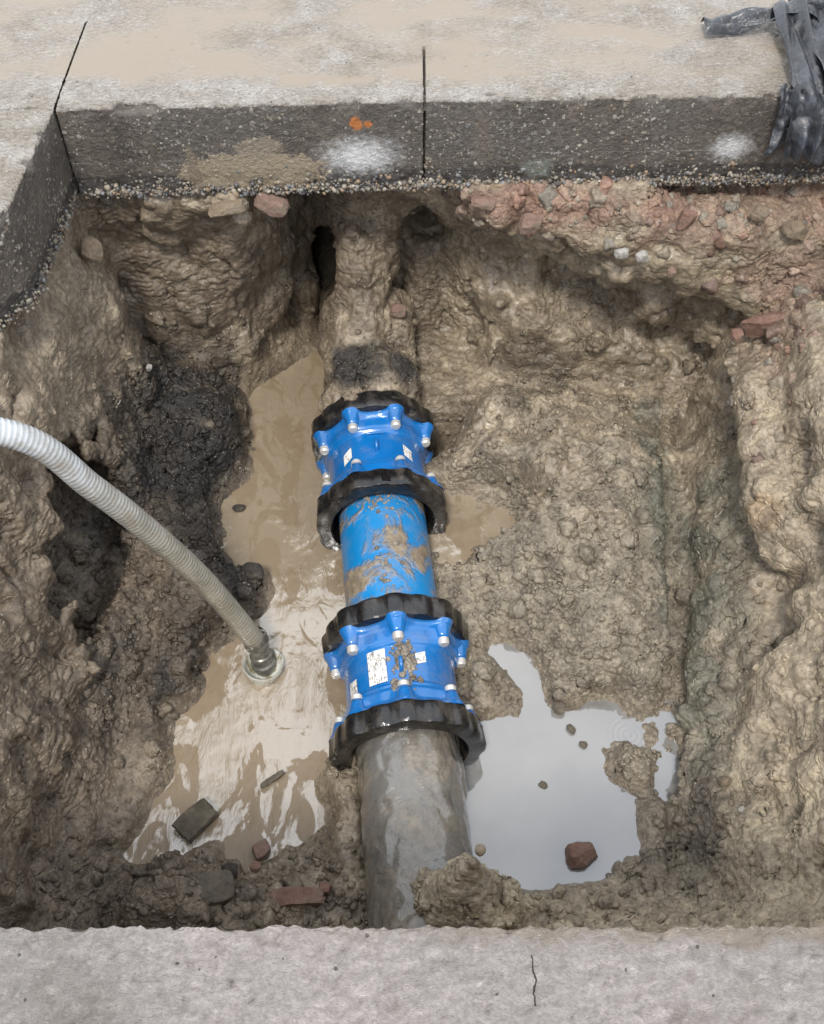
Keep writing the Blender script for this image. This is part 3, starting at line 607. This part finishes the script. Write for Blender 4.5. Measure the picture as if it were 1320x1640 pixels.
def coupling(y0, y1, ph0, ph1):
    """blue body between two black rings; y0..y1 outer faces"""
    rt = .068; b0, b1 = y0+rt-.002, y1-rt+.002; Lb = b1-b0
    def r(A, Y):
        t = (Y-b0)/Lb; end0 = t; end1 = 1-t
        base = .1545 + .006*sm(.30, .27, t)+.006*sm(.72, .75, t) + .0015*np.sin(A*2)
        def fl(e, ph):
            d = cyc(A, ph); lug = np.exp(-(d/.15)**2); broad = 1-sm(0, PERIOD/2, d)
            cone = np.clip(1-e/.30, 0, 1); pl = sm(.10, .035, e)
            return lug*.022*cone**.8 + pl*(.008+.014*broad**1.6) + .004*sm(.24, .2, e)
        return base+fl(end0, ph0)+fl(end1, ph1)
    body = tube('pipe_coupling', b0, b1, r, M_BLUE, 256, 90)
    body['label'] = 'blue epoxy coated coupling body between two scalloped black rings'
    for yy0, yy1, ph, fc in ((y0, y0+rt, ph0, -1), (y1-rt, y1, ph1, 1)): ring(body, yy0, yy1, ph, .212, fc)
    # bolt caps and the cast bosses behind them
    bosses = []
    for end, ph in ((0, ph0), (1, ph1)):
        yf = b0 if end == 0 else b1; s = 1 if end == 0 else -1
        for k in range(8):
            th = ph+k*PERIOD; rc = .1755; cx, cz = rc*math.sin(th), rc*math.cos(th)
            m = 20; a = np.linspace(0, 2*math.pi, m, endpoint=False)
            prf = [(.034, 0), (.025, .020), (.0195, .038), (.017, .050), (.0001, .0501)]
            V = np.concatenate([np.stack([cx+rr*np.cos(a), np.full(m, yf+s*(dy-.002)), cz+rr*np.sin(a)], 1) for rr, dy in prf]).reshape(len(prf), m, 3)
            link('bolt_boss', mesh_np('bolt_boss', V.reshape(-1, 3), grid_faces(len(prf), m, wrap_v=True, flip=(s > 0))), M_BLUE, body)
            prf = [(.0115, .046), (.0155, .048), (.0158, .0615), (.0135, .0640), (.0122, .0665), (.0001, .0672)]
            V = np.concatenate([np.stack([cx+rr*np.cos(a), np.full(m, yf+s*dy), cz+rr*np.sin(a)], 1) for rr, dy in prf])
            b = link('bolt_cap', mesh_np('bolt_cap', V, grid_faces(len(prf), m, wrap_v=True, flip=(s > 0))), M_STEEL, body)
            b.data.set_sharp_from_angle(angle=math.radians(35))
    # lifting eye on the crown
    m = 14; q = 12; a = np.linspace(0, math.pi, m); b_ = np.linspace(0, 2*math.pi, q, endpoint=False); ym = (b0+b1)/2+.0
    V = np.array([[-.0+.006*math.cos(v), ym-.020*math.cos(u)*(1+.25*math.sin(v)), .152+.020*math.sin(u)*(1+.3*math.sin(v))] for u in a for v in b_])
    link('lifting_eye', mesh_np('lifting_eye', V, grid_faces(m, q, wrap_v=True)), M_BLUE, body)
    return body, b0, b1
def sticker(body, th, y0, y1, w, r=.1572, name='sticker', rot=0):
    a = np.linspace(th-w/2, th+w/2, 10); y = np.linspace(y0, y1, 6); A, Y = np.meshgrid(a, y, indexing='ij'); Y = Y+(A-th)*rot
    V = np.stack([r*np.sin(A), Y, r*np.cos(A)], -1).reshape(-1, 3)
    return link(name, mesh_np(name, V, grid_faces(10, 6, flip=False)), M_STICK, body)
c1, a0, a1 = coupling(.203, .594, 0.0, 0.0)
c2, d0, d1 = coupling(.975, 1.366, PERIOD/2, PERIOD/2)
sticker(c1, -.42, .352, .452, .34, rot=.0, name='label_plate'); sticker(c1, .36, .40, .433, .19, name='small_label', rot=.05); sticker(c1, -.98, .352, .395, .22)
sticker(c2, -.62, 1.135, 1.178, .20, rot=.10); sticker(c2, .66, 1.135, 1.178, .20, rot=-.08)
# raised cast ribs and marks on the crown of the upper coupling and flange lettering bars
def castbox(body, th, y, w, l, h, r=.160):
    a = np.linspace(th-w/2, th+w/2, 8); V = []
    for aa in a:
        for rr, yy in ((r, y-l/2), (r+h, y-l/2+.001), (r+h, y+l/2-.001), (r, y+l/2)): V.append((rr*math.sin(aa), yy, rr*math.cos(aa)))
    return V, grid_faces(8, 4, flip=False)
VV, FF, off = [], [], 0
for th, y, w, l, h in [(0, 1.262, .34, .004, .004), (0, 1.218, .34, .004, .004)]+[(-.09+.035*i, 1.240+.0, .012, .016, .0025) for i in range(6)]+[(-.55-.04*i, 1.272, .014, .014, .0035) for i in range(5)]+[(.55+.04*i, 1.272, .014, .014, .0035) for i in range(4)]:
    v_, f_ = castbox(c2, th, y, w, l, h, .1585); VV += v_; FF.append(f_+off); off += len(v_)
o = link('cast_marking', mesh_np('cast_marking', VV, np.concatenate(FF)), M_BLUE, c2)
VV, FF, off = [], [], 0
for th, y, w, l, h in [(-.50+.035*i, .497, .013, .014, .0035) for i in range(6)]+[(.30+.04*i, .497, .014, .014, .0035) for i in range(3)]+[(0, .470, 1.1, .003, .002)]:
    v_, f_ = castbox(c1, th, y, w, l, h, .1585); VV += v_; FF.append(f_+off); off += len(v_)
o = link('cast_marking', mesh_np('cast_marking', VV, np.concatenate(FF)), M_BLUE, c1)

# mud splashed over the crown of the lower coupling
def splash(par, n_, y0, y1, th0, th1, r0, size, seed):
    g = np.random.default_rng(seed); y = g.normal((y0+y1)/2, (y1-y0)/4, n_); th = g.normal((th0+th1)/2, (th1-th0)/4, n_)
    Pp = np.stack([r0*np.sin(th), y, r0*np.cos(th)], 1); Rr = size[0]+(size[1]-size[0])*g.random(n_)**3
    o = scatter('mud_splash', IC2, Pp, Rr, np.array([(.27,.235,.19)])*g.uniform(.75, 1.1, (n_, 1)), .35, .5, M_EARTH, surf=(.8, .4)); o.parent = par; return o
splash(c1, 330, .36, .50, -.10, .26, .1545, (.003, .012), 5); splash(c1, 60, .23, .34, .0, .22, .158, (.003, .013), 6); splash(c1, 14, .31, .34, -.16, -.02, .160, (.009, .015), 7)
splash(main, 60, .60, .90, -.45, .3, .1335, (.002, .009), 8); splash(main, 90, .93, 1.03, -.5, .3, .1335, (.002, .007), 9)

# ------------------------------------------------------------------ suction hose
def catmull(P, n):
    P = np.array(P, float); P = np.vstack([2*P[0]-P[1], P, 2*P[-1]-P[-2]]); out = []
    for i in range(1, len(P)-2):
        t = np.linspace(0, 1, n, endpoint=False)[:, None]; a, b, c, d = P[i-1:i+3]
        out.append(.5*((2*b)+(-a+c)*t+(2*a-5*b+4*c-d)*t*t+(-a+3*b-3*c+d)*t**3))
    return np.vstack(out+[P[-2][None]])
hose = bpy.data.objects.new('suction_hose', None); C.objects.link(hose); hose.location = (0, 0, 0)
tag(hose, 'ribbed translucent white suction hose arching into the slurry on the left', 'hose')
HP = [(-2.2,1.05,.045),(-1.55,1.28,.05),(-1.2,1.40,.0),(-.862,1.508,-.14),(-.735,1.535,-.36),(-.635,1.560,-.59),(-.545,1.575,-.83),(-.445,1.560,-1.105)]
n = NT('hose_plastic'); P = n.obj(); mk = n.attr('Col')
c = n.mix(1.0, mk, n.mix(n.rng(n.noise(P, 12, 5, .65), .35, .65), (.72,.70,.66), (1.08,)*3), 'MULTIPLY'); c = n.mix(n.math('MULTIPLY', n.rng(n.noise(P, 17, 6, .75), .46, .68), .65), c, (.24,.20,.145))
n.B(Base_Color=c, Roughness=.32, Coat_Weight=.3, Subsurface_Weight=.12, Subsurface_Radius=(.01, .01, .01)); n.bump(n.noise(P, 70, 4), .0018); M_HOSE = n.m
def sweep(name, path, rfun, mat, parent, n=40, colf=None):
    P = np.asarray(path); m = len(P); Tn = np.gradient(P, axis=0); Tn /= np.linalg.norm(Tn, axis=1, keepdims=True)
    s = np.r_[0, np.cumsum(np.linalg.norm(np.diff(P, axis=0), axis=1))]
    up = np.array([0, 1., .3]); U = np.cross(Tn, up); U /= np.linalg.norm(U, axis=1, keepdims=True); Wv = np.cross(U, Tn)
    a = np.linspace(0, 2*math.pi, n, endpoint=False); R = rfun(s[:, None], a[None])
    V = P[:, None]+R[..., None]*(np.cos(a)[None, :, None]*U[:, None]+np.sin(a)[None, :, None]*Wv[:, None])
    me = mesh_np(name, V.reshape(-1, 3), grid_faces(m, n, wrap_v=True, flip=True))
    if colf: attr(me, 'Col', colf(s[:, None]+0*a[None], a[None]+0*s[:, None]).reshape(-1, 3))
    return link(name, me, mat, parent)
path = catmull(HP, 60); s_ = np.r_[0, np.cumsum(np.linalg.norm(np.diff(path, axis=0), axis=1))]; st = np.arange(0, s_[-1], .0022)
path = np.stack([I(st, s_, path[:, k]) for k in range(3)], 1)
PITCH = .0115
def rh(s, a): u = (s/PITCH + a/(2*math.pi)) % 1; return 0.0300+.0012*np.exp(-((u-.5)/.2)**2)
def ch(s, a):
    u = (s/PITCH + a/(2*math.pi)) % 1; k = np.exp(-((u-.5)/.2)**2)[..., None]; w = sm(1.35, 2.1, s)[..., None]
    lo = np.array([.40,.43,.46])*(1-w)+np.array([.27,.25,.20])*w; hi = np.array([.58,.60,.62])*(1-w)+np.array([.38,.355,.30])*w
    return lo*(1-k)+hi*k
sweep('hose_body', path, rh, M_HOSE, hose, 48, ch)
# clamp, tail piece and the white strainer cup
def lathe(name, pr_, c, mat, parent, n=64, tilt=(0, 0)):
    a = np.linspace(0, 2*math.pi, n, endpoint=False); V = np.array([[r*math.cos(t), r*math.sin(t), z] for r, z in pr_ for t in a])
    Rm = np.array((Matrix.Rotation(tilt[0], 3, 'X') @ Matrix.Rotation(tilt[1], 3, 'Y'))); V = V@Rm.T+np.array(c)
    o = link(name, mesh_np(name, V, grid_faces(len(pr_), n, wrap_v=True, flip=False)), mat, parent); o.data.set_sharp_from_angle(angle=math.radians(40)); return o
n = NT('dirty_metal'); P = n.obj(); n.B(Base_Color=n.mix(n.rng(n.noise(P, 40, 4), .35, .65), (.12,.115,.10), (.25,.235,.20)), Roughness=.4, Metallic=.4); M_DM = n.m
n = NT('white_plastic'); P = n.obj(); n.B(Base_Color=n.mix(n.rng(n.noise(P, 22, 5, .7), .46, .62), (.62,.62,.56), (.25,.22,.13)), Roughness=.35); M_WP = n.m
HC = (-.434, 1.528, -1.19); TL = (math.radians(-6), math.radians(4))
lathe('strainer_cup', [(.020,-.05),(.040,-.045),(.052,-.02),(.0575,.012),(.0600,.020),(.0585,.024),(.0545,.020),(.050,.004),(.036,-.008),(.024,-.010)], HC, M_WP, hose, tilt=TL)
lathe('hose_tail', [(.030,-.02),(.030,.0),(.036,.004),(.036,.012),(.029,.016),(.029,.034),(.033,.038),(.033,.046),(.029,.05),(.028,.085),(.024,.086)], (HC[0]+.0, HC[1]+.008, HC[2]+.004), M_DM, hose, tilt=(math.radians(-14), math.radians(-6)))
for k in range(2):
    dv = Vector((-.16, .06, 1)).normalized(); cc = Vector((-.447, 1.562, -1.10))+dv*(.02*k)
    lathe('hose_clamp', [(.0345,-.006),(.0368,-.006),(.0368,.006),(.0345,.006)], cc, M_DM, hose, tilt=(math.radians(-5), math.radians(-20)))

# ------------------------------------------------------------------ black plastic film over the slab edge
n = NT('black_plastic_film'); P = n.pos(); c = n.mix(n.rng(n.noise(P, 9, 4), .4, .65), (.022,.024,.028), (.055,.060,.072)); c = n.mix(n.math('MULTIPLY', n.rng(n.noise(P, 30, 5, .7), .52, .7), .5), c, (.16,.15,.14))
n.B(Base_Color=c, Roughness=.32, Coat_Weight=.35, Coat_Roughness=.25); n.bump(n.math('ABSOLUTE', n.math('SUBTRACT', n.noise(n.scale(P, (1, 1, .6)), 26, 5, .6), .5)), .014); M_FILM = n.m
film = bpy.data.objects.new('plastic_strip', None); C.objects.link(film); film.location = (1.05, 2.6, 0)
tag(film, 'crumpled black plastic strip draped over the slab edge at upper right', 'plastic sheet')
def ribbon(path, wv, width, folds, seed, up, name='film_fold'):
    p = catmull(path, 14); m = len(p); q = 40; t = np.linspace(0, 1, m); W_ = I(t, np.linspace(0, 1, len(width)), width); wvv = np.stack([I(t, np.linspace(0, 1, len(wv)), [w[k] for w in wv]) for k in range(3)], 1)
    wvv /= np.linalg.norm(wvv, axis=1, keepdims=True); Tn = np.gradient(p, axis=0); Nn = np.cross(Tn, wvv); Nn /= np.linalg.norm(Nn, axis=1, keepdims=True); Nn *= np.sign((Nn@np.array(up)))[:, None]
    u = np.linspace(-.5, .5, q)
    uu, tt = np.meshgrid(u, t); ph = np.stack([uu.ravel()*1.0+seed, tt.ravel()*.8, np.full(uu.size, seed)], 1)
    hgt = (.055*np.abs(pn(ph*[1, 1.6, 1], folds*.55))+.010*np.abs(pn(ph*[1, 4, 1]+4, folds*.8))).reshape(uu.shape); xsh = (.03*pn(ph+9, 3)).reshape(uu.shape)
    V = p[:, None]+wvv[:, None]*(uu*W_[:, None]+xsh*W_[:, None]*1.5)[..., None]+Nn[:, None]*(hgt+.003)[..., None]
    me = mesh_np(name, (V-np.array(film.location)).reshape(-1, 3), grid_faces(m, q)); o = link(name, me, M_FILM, film)
    md = o.modifiers.new('t', 'SOLIDIFY'); md.thickness = .0008; md2 = o.modifiers.new('s', 'SUBSURF'); md2.levels = md2.render_levels = 1
    return o
ribbon([(.815,2.885,.004),(.93,2.90,.006),(1.04,2.89,.03),(1.13,2.90,.02)], [(0,1,0),(0,1,0),(-.1,1,.0)], [.085,.075,.06,.08], 3.2, 1.1, (0,0,1))
ribbon([(1.06,3.00,.008),(1.045,2.90,.05),(1.045,2.75,.03),(1.05,2.60,.014),(1.052,2.553,-.01),(1.05,2.535,-.08),(1.048,2.540,-.155)], [(1,.1,0),(1,0,0),(1,0,0),(1,0,0)], [.05,.09,.085,.105,.10,.10,.085], 4.0, 4.7, (0,-.5,1))
ribbon([(1.13,3.02,.01),(1.10,2.92,.05),(1.12,2.78,.02),(1.14,2.62,.014),(1.14,2.565,-.01),(1.145,2.55,-.10),(1.14,2.555,-.18)], [(1,.1,0),(1,0,0),(1,0,0),(1,0,0)], [.07,.10,.11,.12,.12,.10,.08], 3.6, 7.7, (0,-.5,1))
ribbon([(1.07,2.97,.03),(1.17,2.93,.06),(1.30,2.84,.02),(1.5,2.82,.01)], [(0,1,.1),(0,1,0),(0,1,0)], [.06,.10,.12,.12], 3.9, 9.7, (0,0,1))
ribbon([(.99,2.60,.006),(.985,2.566,-.012),(.990,2.552,-.08),(.975,2.556,-.14)], [(1,0,0),(1,0,0)], [.04,.05,.05,.05], 3.0, 14.7, (0,-.6,1))
print('objects', round(time.time()-T0, 1))

# ------------------------------------------------------------------ single stones and brick fragments
def stone_mat(name, c1_, c2_, rough=.6, mud=.25):
    n = NT(name); P = n.obj(); c = n.mix(n.rng(n.noise(P, 18, 5, .65), .35, .65), c1_, c2_); c = n.mix(n.math('MULTIPLY', n.rng(n.noise(P, 28, 4, .6), .5, .62), mud), c, (.19, .155, .115))
    n.B(Base_Color=c, Roughness=rough); n.bump(n.noise(P, 70, 6, .75), .012); return n.m
MS_RED = stone_mat('red_brick', (.23,.125,.09), (.31,.195,.15), .6, .45); MS_DARK = stone_mat('dark_slag_block', (.085,.072,.052), (.15,.125,.092), .5, .5); MS_TAN = stone_mat('tan_stone', (.24,.18,.12), (.33,.26,.19), .6, .6); MS_MUD = stone_mat('muddy_stone', (.13,.11,.085), (.19,.16,.12), .45, .6); MS_PINK = stone_mat('pink_brick', (.24,.15,.115), (.31,.21,.165), .6, .7)
MS_LIME = stone_mat('lime_stone', (.42,.40,.36), (.52,.50,.46), .6, .5)
MS_BLK = stone_mat('black_clay', (.035,.03,.027), (.075,.062,.05), .5, .35)
def rock(name, loc, size, rot, mat, label, cat, blocky=.8, seed=0, facets=7, group=None):
    r = np.random.default_rng(seed); v, f_ = IC4; d = v/np.abs(v).max(1, keepdims=True)
    u = v*(1-blocky)+d*blocky*.82
    for _ in range(facets):          # broken faces
        nn = r.normal(size=3); nn /= np.linalg.norm(nn); k = r.uniform(.62, .9); t = u@nn; u = u-np.outer(np.clip(t-k, 0, None), nn)
    u = u*(1+.10*fbm(u+seed*3.1, 1.6, 4)[:, None]+.03*pn(u+seed, 7)[:, None])*np.array(size)
    o = link(name, mesh_np(name, u, f_), mat); o.data.set_sharp_from_angle(angle=math.radians(28)); o.location = loc; o.rotation_euler = [math.radians(a) for a in rot]; tag(o, label, cat, group); return o
#STONES
rock('broken_block', (-.574,1.065,-1.18), (.062,.040,.03), (8,-6,48), MS_DARK, 'dark rough rectangular block lying in the slurry at lower left', 'stone', .97, 1, 2)
rock('brick_fragment', (.44,.965,-1.165), (.046,.036,.032), (5,8,8), MS_RED, 'reddish brown brick fragment standing in the clear puddle', 'brick', .8, 2, 6)
rock('brick_fragment', (-.392,.985,-1.18), (.026,.026,.02), (5,5,25), MS_PINK, 'small pinkish brick piece at the near edge of the slurry', 'brick', .9, 3, 4)
rock('stone', (.354,1.163,-1.178), (.014,.010,.008), (0,0,-30), MS_MUD, 'small grey stone alone in the middle of the clear puddle', 'stone', .2, 4, 3)
rock('wood_scrap', (-.38,1.185,-1.19), (.044,.011,.008), (0,4,42), MS_MUD, 'thin muddy splinter lying in the slurry beside the pipe', 'wood', .7, 5, 3)
rock('flat_brick', (-.285,.835,-1.085), (.080,.026,.02), (6,0,4), MS_RED, 'long flat brick half buried in mud at the near slab edge', 'brick', .9, 6, 3)
rock('mud_clod', (-.485,1.815,-1.115), (.036,.032,.026), (0,10,0), MS_BLK, 'black clod capping the tip of the dark clay beside the hose', 'clod', .2, 7, 4)
rock('mud_clod', (-.565,2.12,-1.19), (.023,.014,.012), (0,0,20), MS_BLK, 'small dark clod alone in the tan slurry', 'clod', .2, 8, 3)
for args in [
 ('brick_fragment',(.335,2.478,-.335),(.034,.024,.038),(8,12,6),MS_PINK,'blocky pink brick end in the clay wall, lower right of the central saw cut','brick',.85,11,4),
 ('brick_fragment',(.777,2.482,-.325),(.026,.022,.034),(0,10,-8),MS_RED,'upright red brick end just under the slab near its stone band','brick',.9,12,3),
 ('stone',(1.10,2.49,-.365),(.045,.03,.03),(0,20,10),MS_TAN,'angular pale stone jutting from the rubble below the plastic strip','stone',.5,13,6),
 ('stone',(.754,2.428,-.474),(.015,.01,.022),(0,-10,0),MS_PINK,'small oval pink stone in the smooth clay of the back wall','stone',.2,14,3),
 ('brick_slab',(1.06,2.345,-.585),(.115,.028,.036),(20,-38,-20),MS_RED,'long tilted red brick slab poking from the right wall','brick',.85,15,5),
 ('stone',(.60,2.44,-.41),(.024,.018,.016),(0,5,0),MS_LIME,'whitish stone set in the back wall ledge, left one of the pair','stone',.5,16,5),
 ('stone',(.66,2.43,-.415),(.022,.016,.018),(0,-15,0),MS_LIME,'whitish stone set in the back wall ledge, right one of the pair','stone',.5,17,5),
 ('stone',(.786,1.085,-.975),(.018,.014,.036),(30,-14,20),MS_TAN,'tan elongated stone standing out of the right bank','stone',.4,18,5),
 ('paper_scrap',(.808,1.006,-.958),(.012,.008,.004),(10,20,30),MS_LIME,'tiny white scrap on the dark bank at lower right','scrap',.5,19,5),
 ('stone',(-.40,2.535,-.315),(.055,.035,.036),(0,25,0),MS_PINK,'big reddish stone hanging under the slab beside the tunnel mouth','stone',.45,20,6),
 ('stone',(-.52,2.50,-.305),(.06,.03,.026),(0,-10,0),MS_TAN,'tan stone flat under the slab left of the tunnel mouth','stone',.5,21,6),
 ('stone',(-.915,2.44,-.40),(.034,.03,.04),(0,10,20),MS_TAN,'pale tan stone below the corner of the two slabs','stone',.5,22,5),
 ('stone',(-.045,2.65,-.815),(.030,.022,.026),(0,0,10),MS_PINK,'pinkish stone on the right flank of the clay column behind the pipe','stone',.3,23,4),
 ('stone_flake',(-.83,2.40,-.83),(.010,.006,.016),(0,20,0),MS_LIME,'tiny white flake above the black clay','stone',.5,24,5),
 ('brick_fragment',(-.215,.86,-1.10),(.018,.016,.024),(10,5,0),MS_RED,'small upright red brick piece against the old pipe near the slab','brick',.6,25,4),
 ('brick_fragment',(-.385,.90,-1.06),(.016,.014,.012),(0,0,40),MS_RED,'small red brick crumb between the pink brick and the flat brick','brick',.6,26,4),
 ('mud_clod',(-.445,.885,-1.05),(.026,.022,.028),(0,0,20),MS_BLK,'dark clod on the near bank left of the brick pieces','clod',.2,27,4),
 ('mud_clod',(-.475,.835,-1.02),(.055,.04,.04),(0,0,10),MS_MUD,'largest rounded grey clod on the near bank left of the bricks','clod',.25,28,5),
 ('mud_clod',(.415,1.385,-1.165),(.022,.018,.018),(0,0,0),MS_MUD,'blocky clod at the shore where the puddle narrows','clod',.5,29,4),
 ('mud_clod',(.445,1.325,-1.172),(.016,.010,.010),(0,0,-50),MS_MUD,'small clod in the puddle just off the shore clod','clod',.3,30,4),
 ('mud_clod',(.475,1.28,-1.174),(.013,.010,.009),(0,0,-40),MS_MUD,'outermost of the small clods trailing into the puddle','clod',.3,31,4),
 ('brick_fragment',(.95,2.30,-.60),(.02,.018,.022),(0,0,10),MS_RED,'red brick piece beside the tilted brick slab','brick',.6,32,4),
 ('stone',(.98,2.49,-.31),(.032,.022,.022),(0,10,0),MS_TAN,'tan stone under the slab left of the plastic strip','stone',.5,33,6),
 ('stone',(.20,2.50,-.285),(.04,.02,.016),(0,8,0),MS_PINK,'flat pinkish stone tight under the slab just right of the central saw cut','stone',.6,34,6),
]: rock(*args)
print('done', round(time.time()-T0, 1))
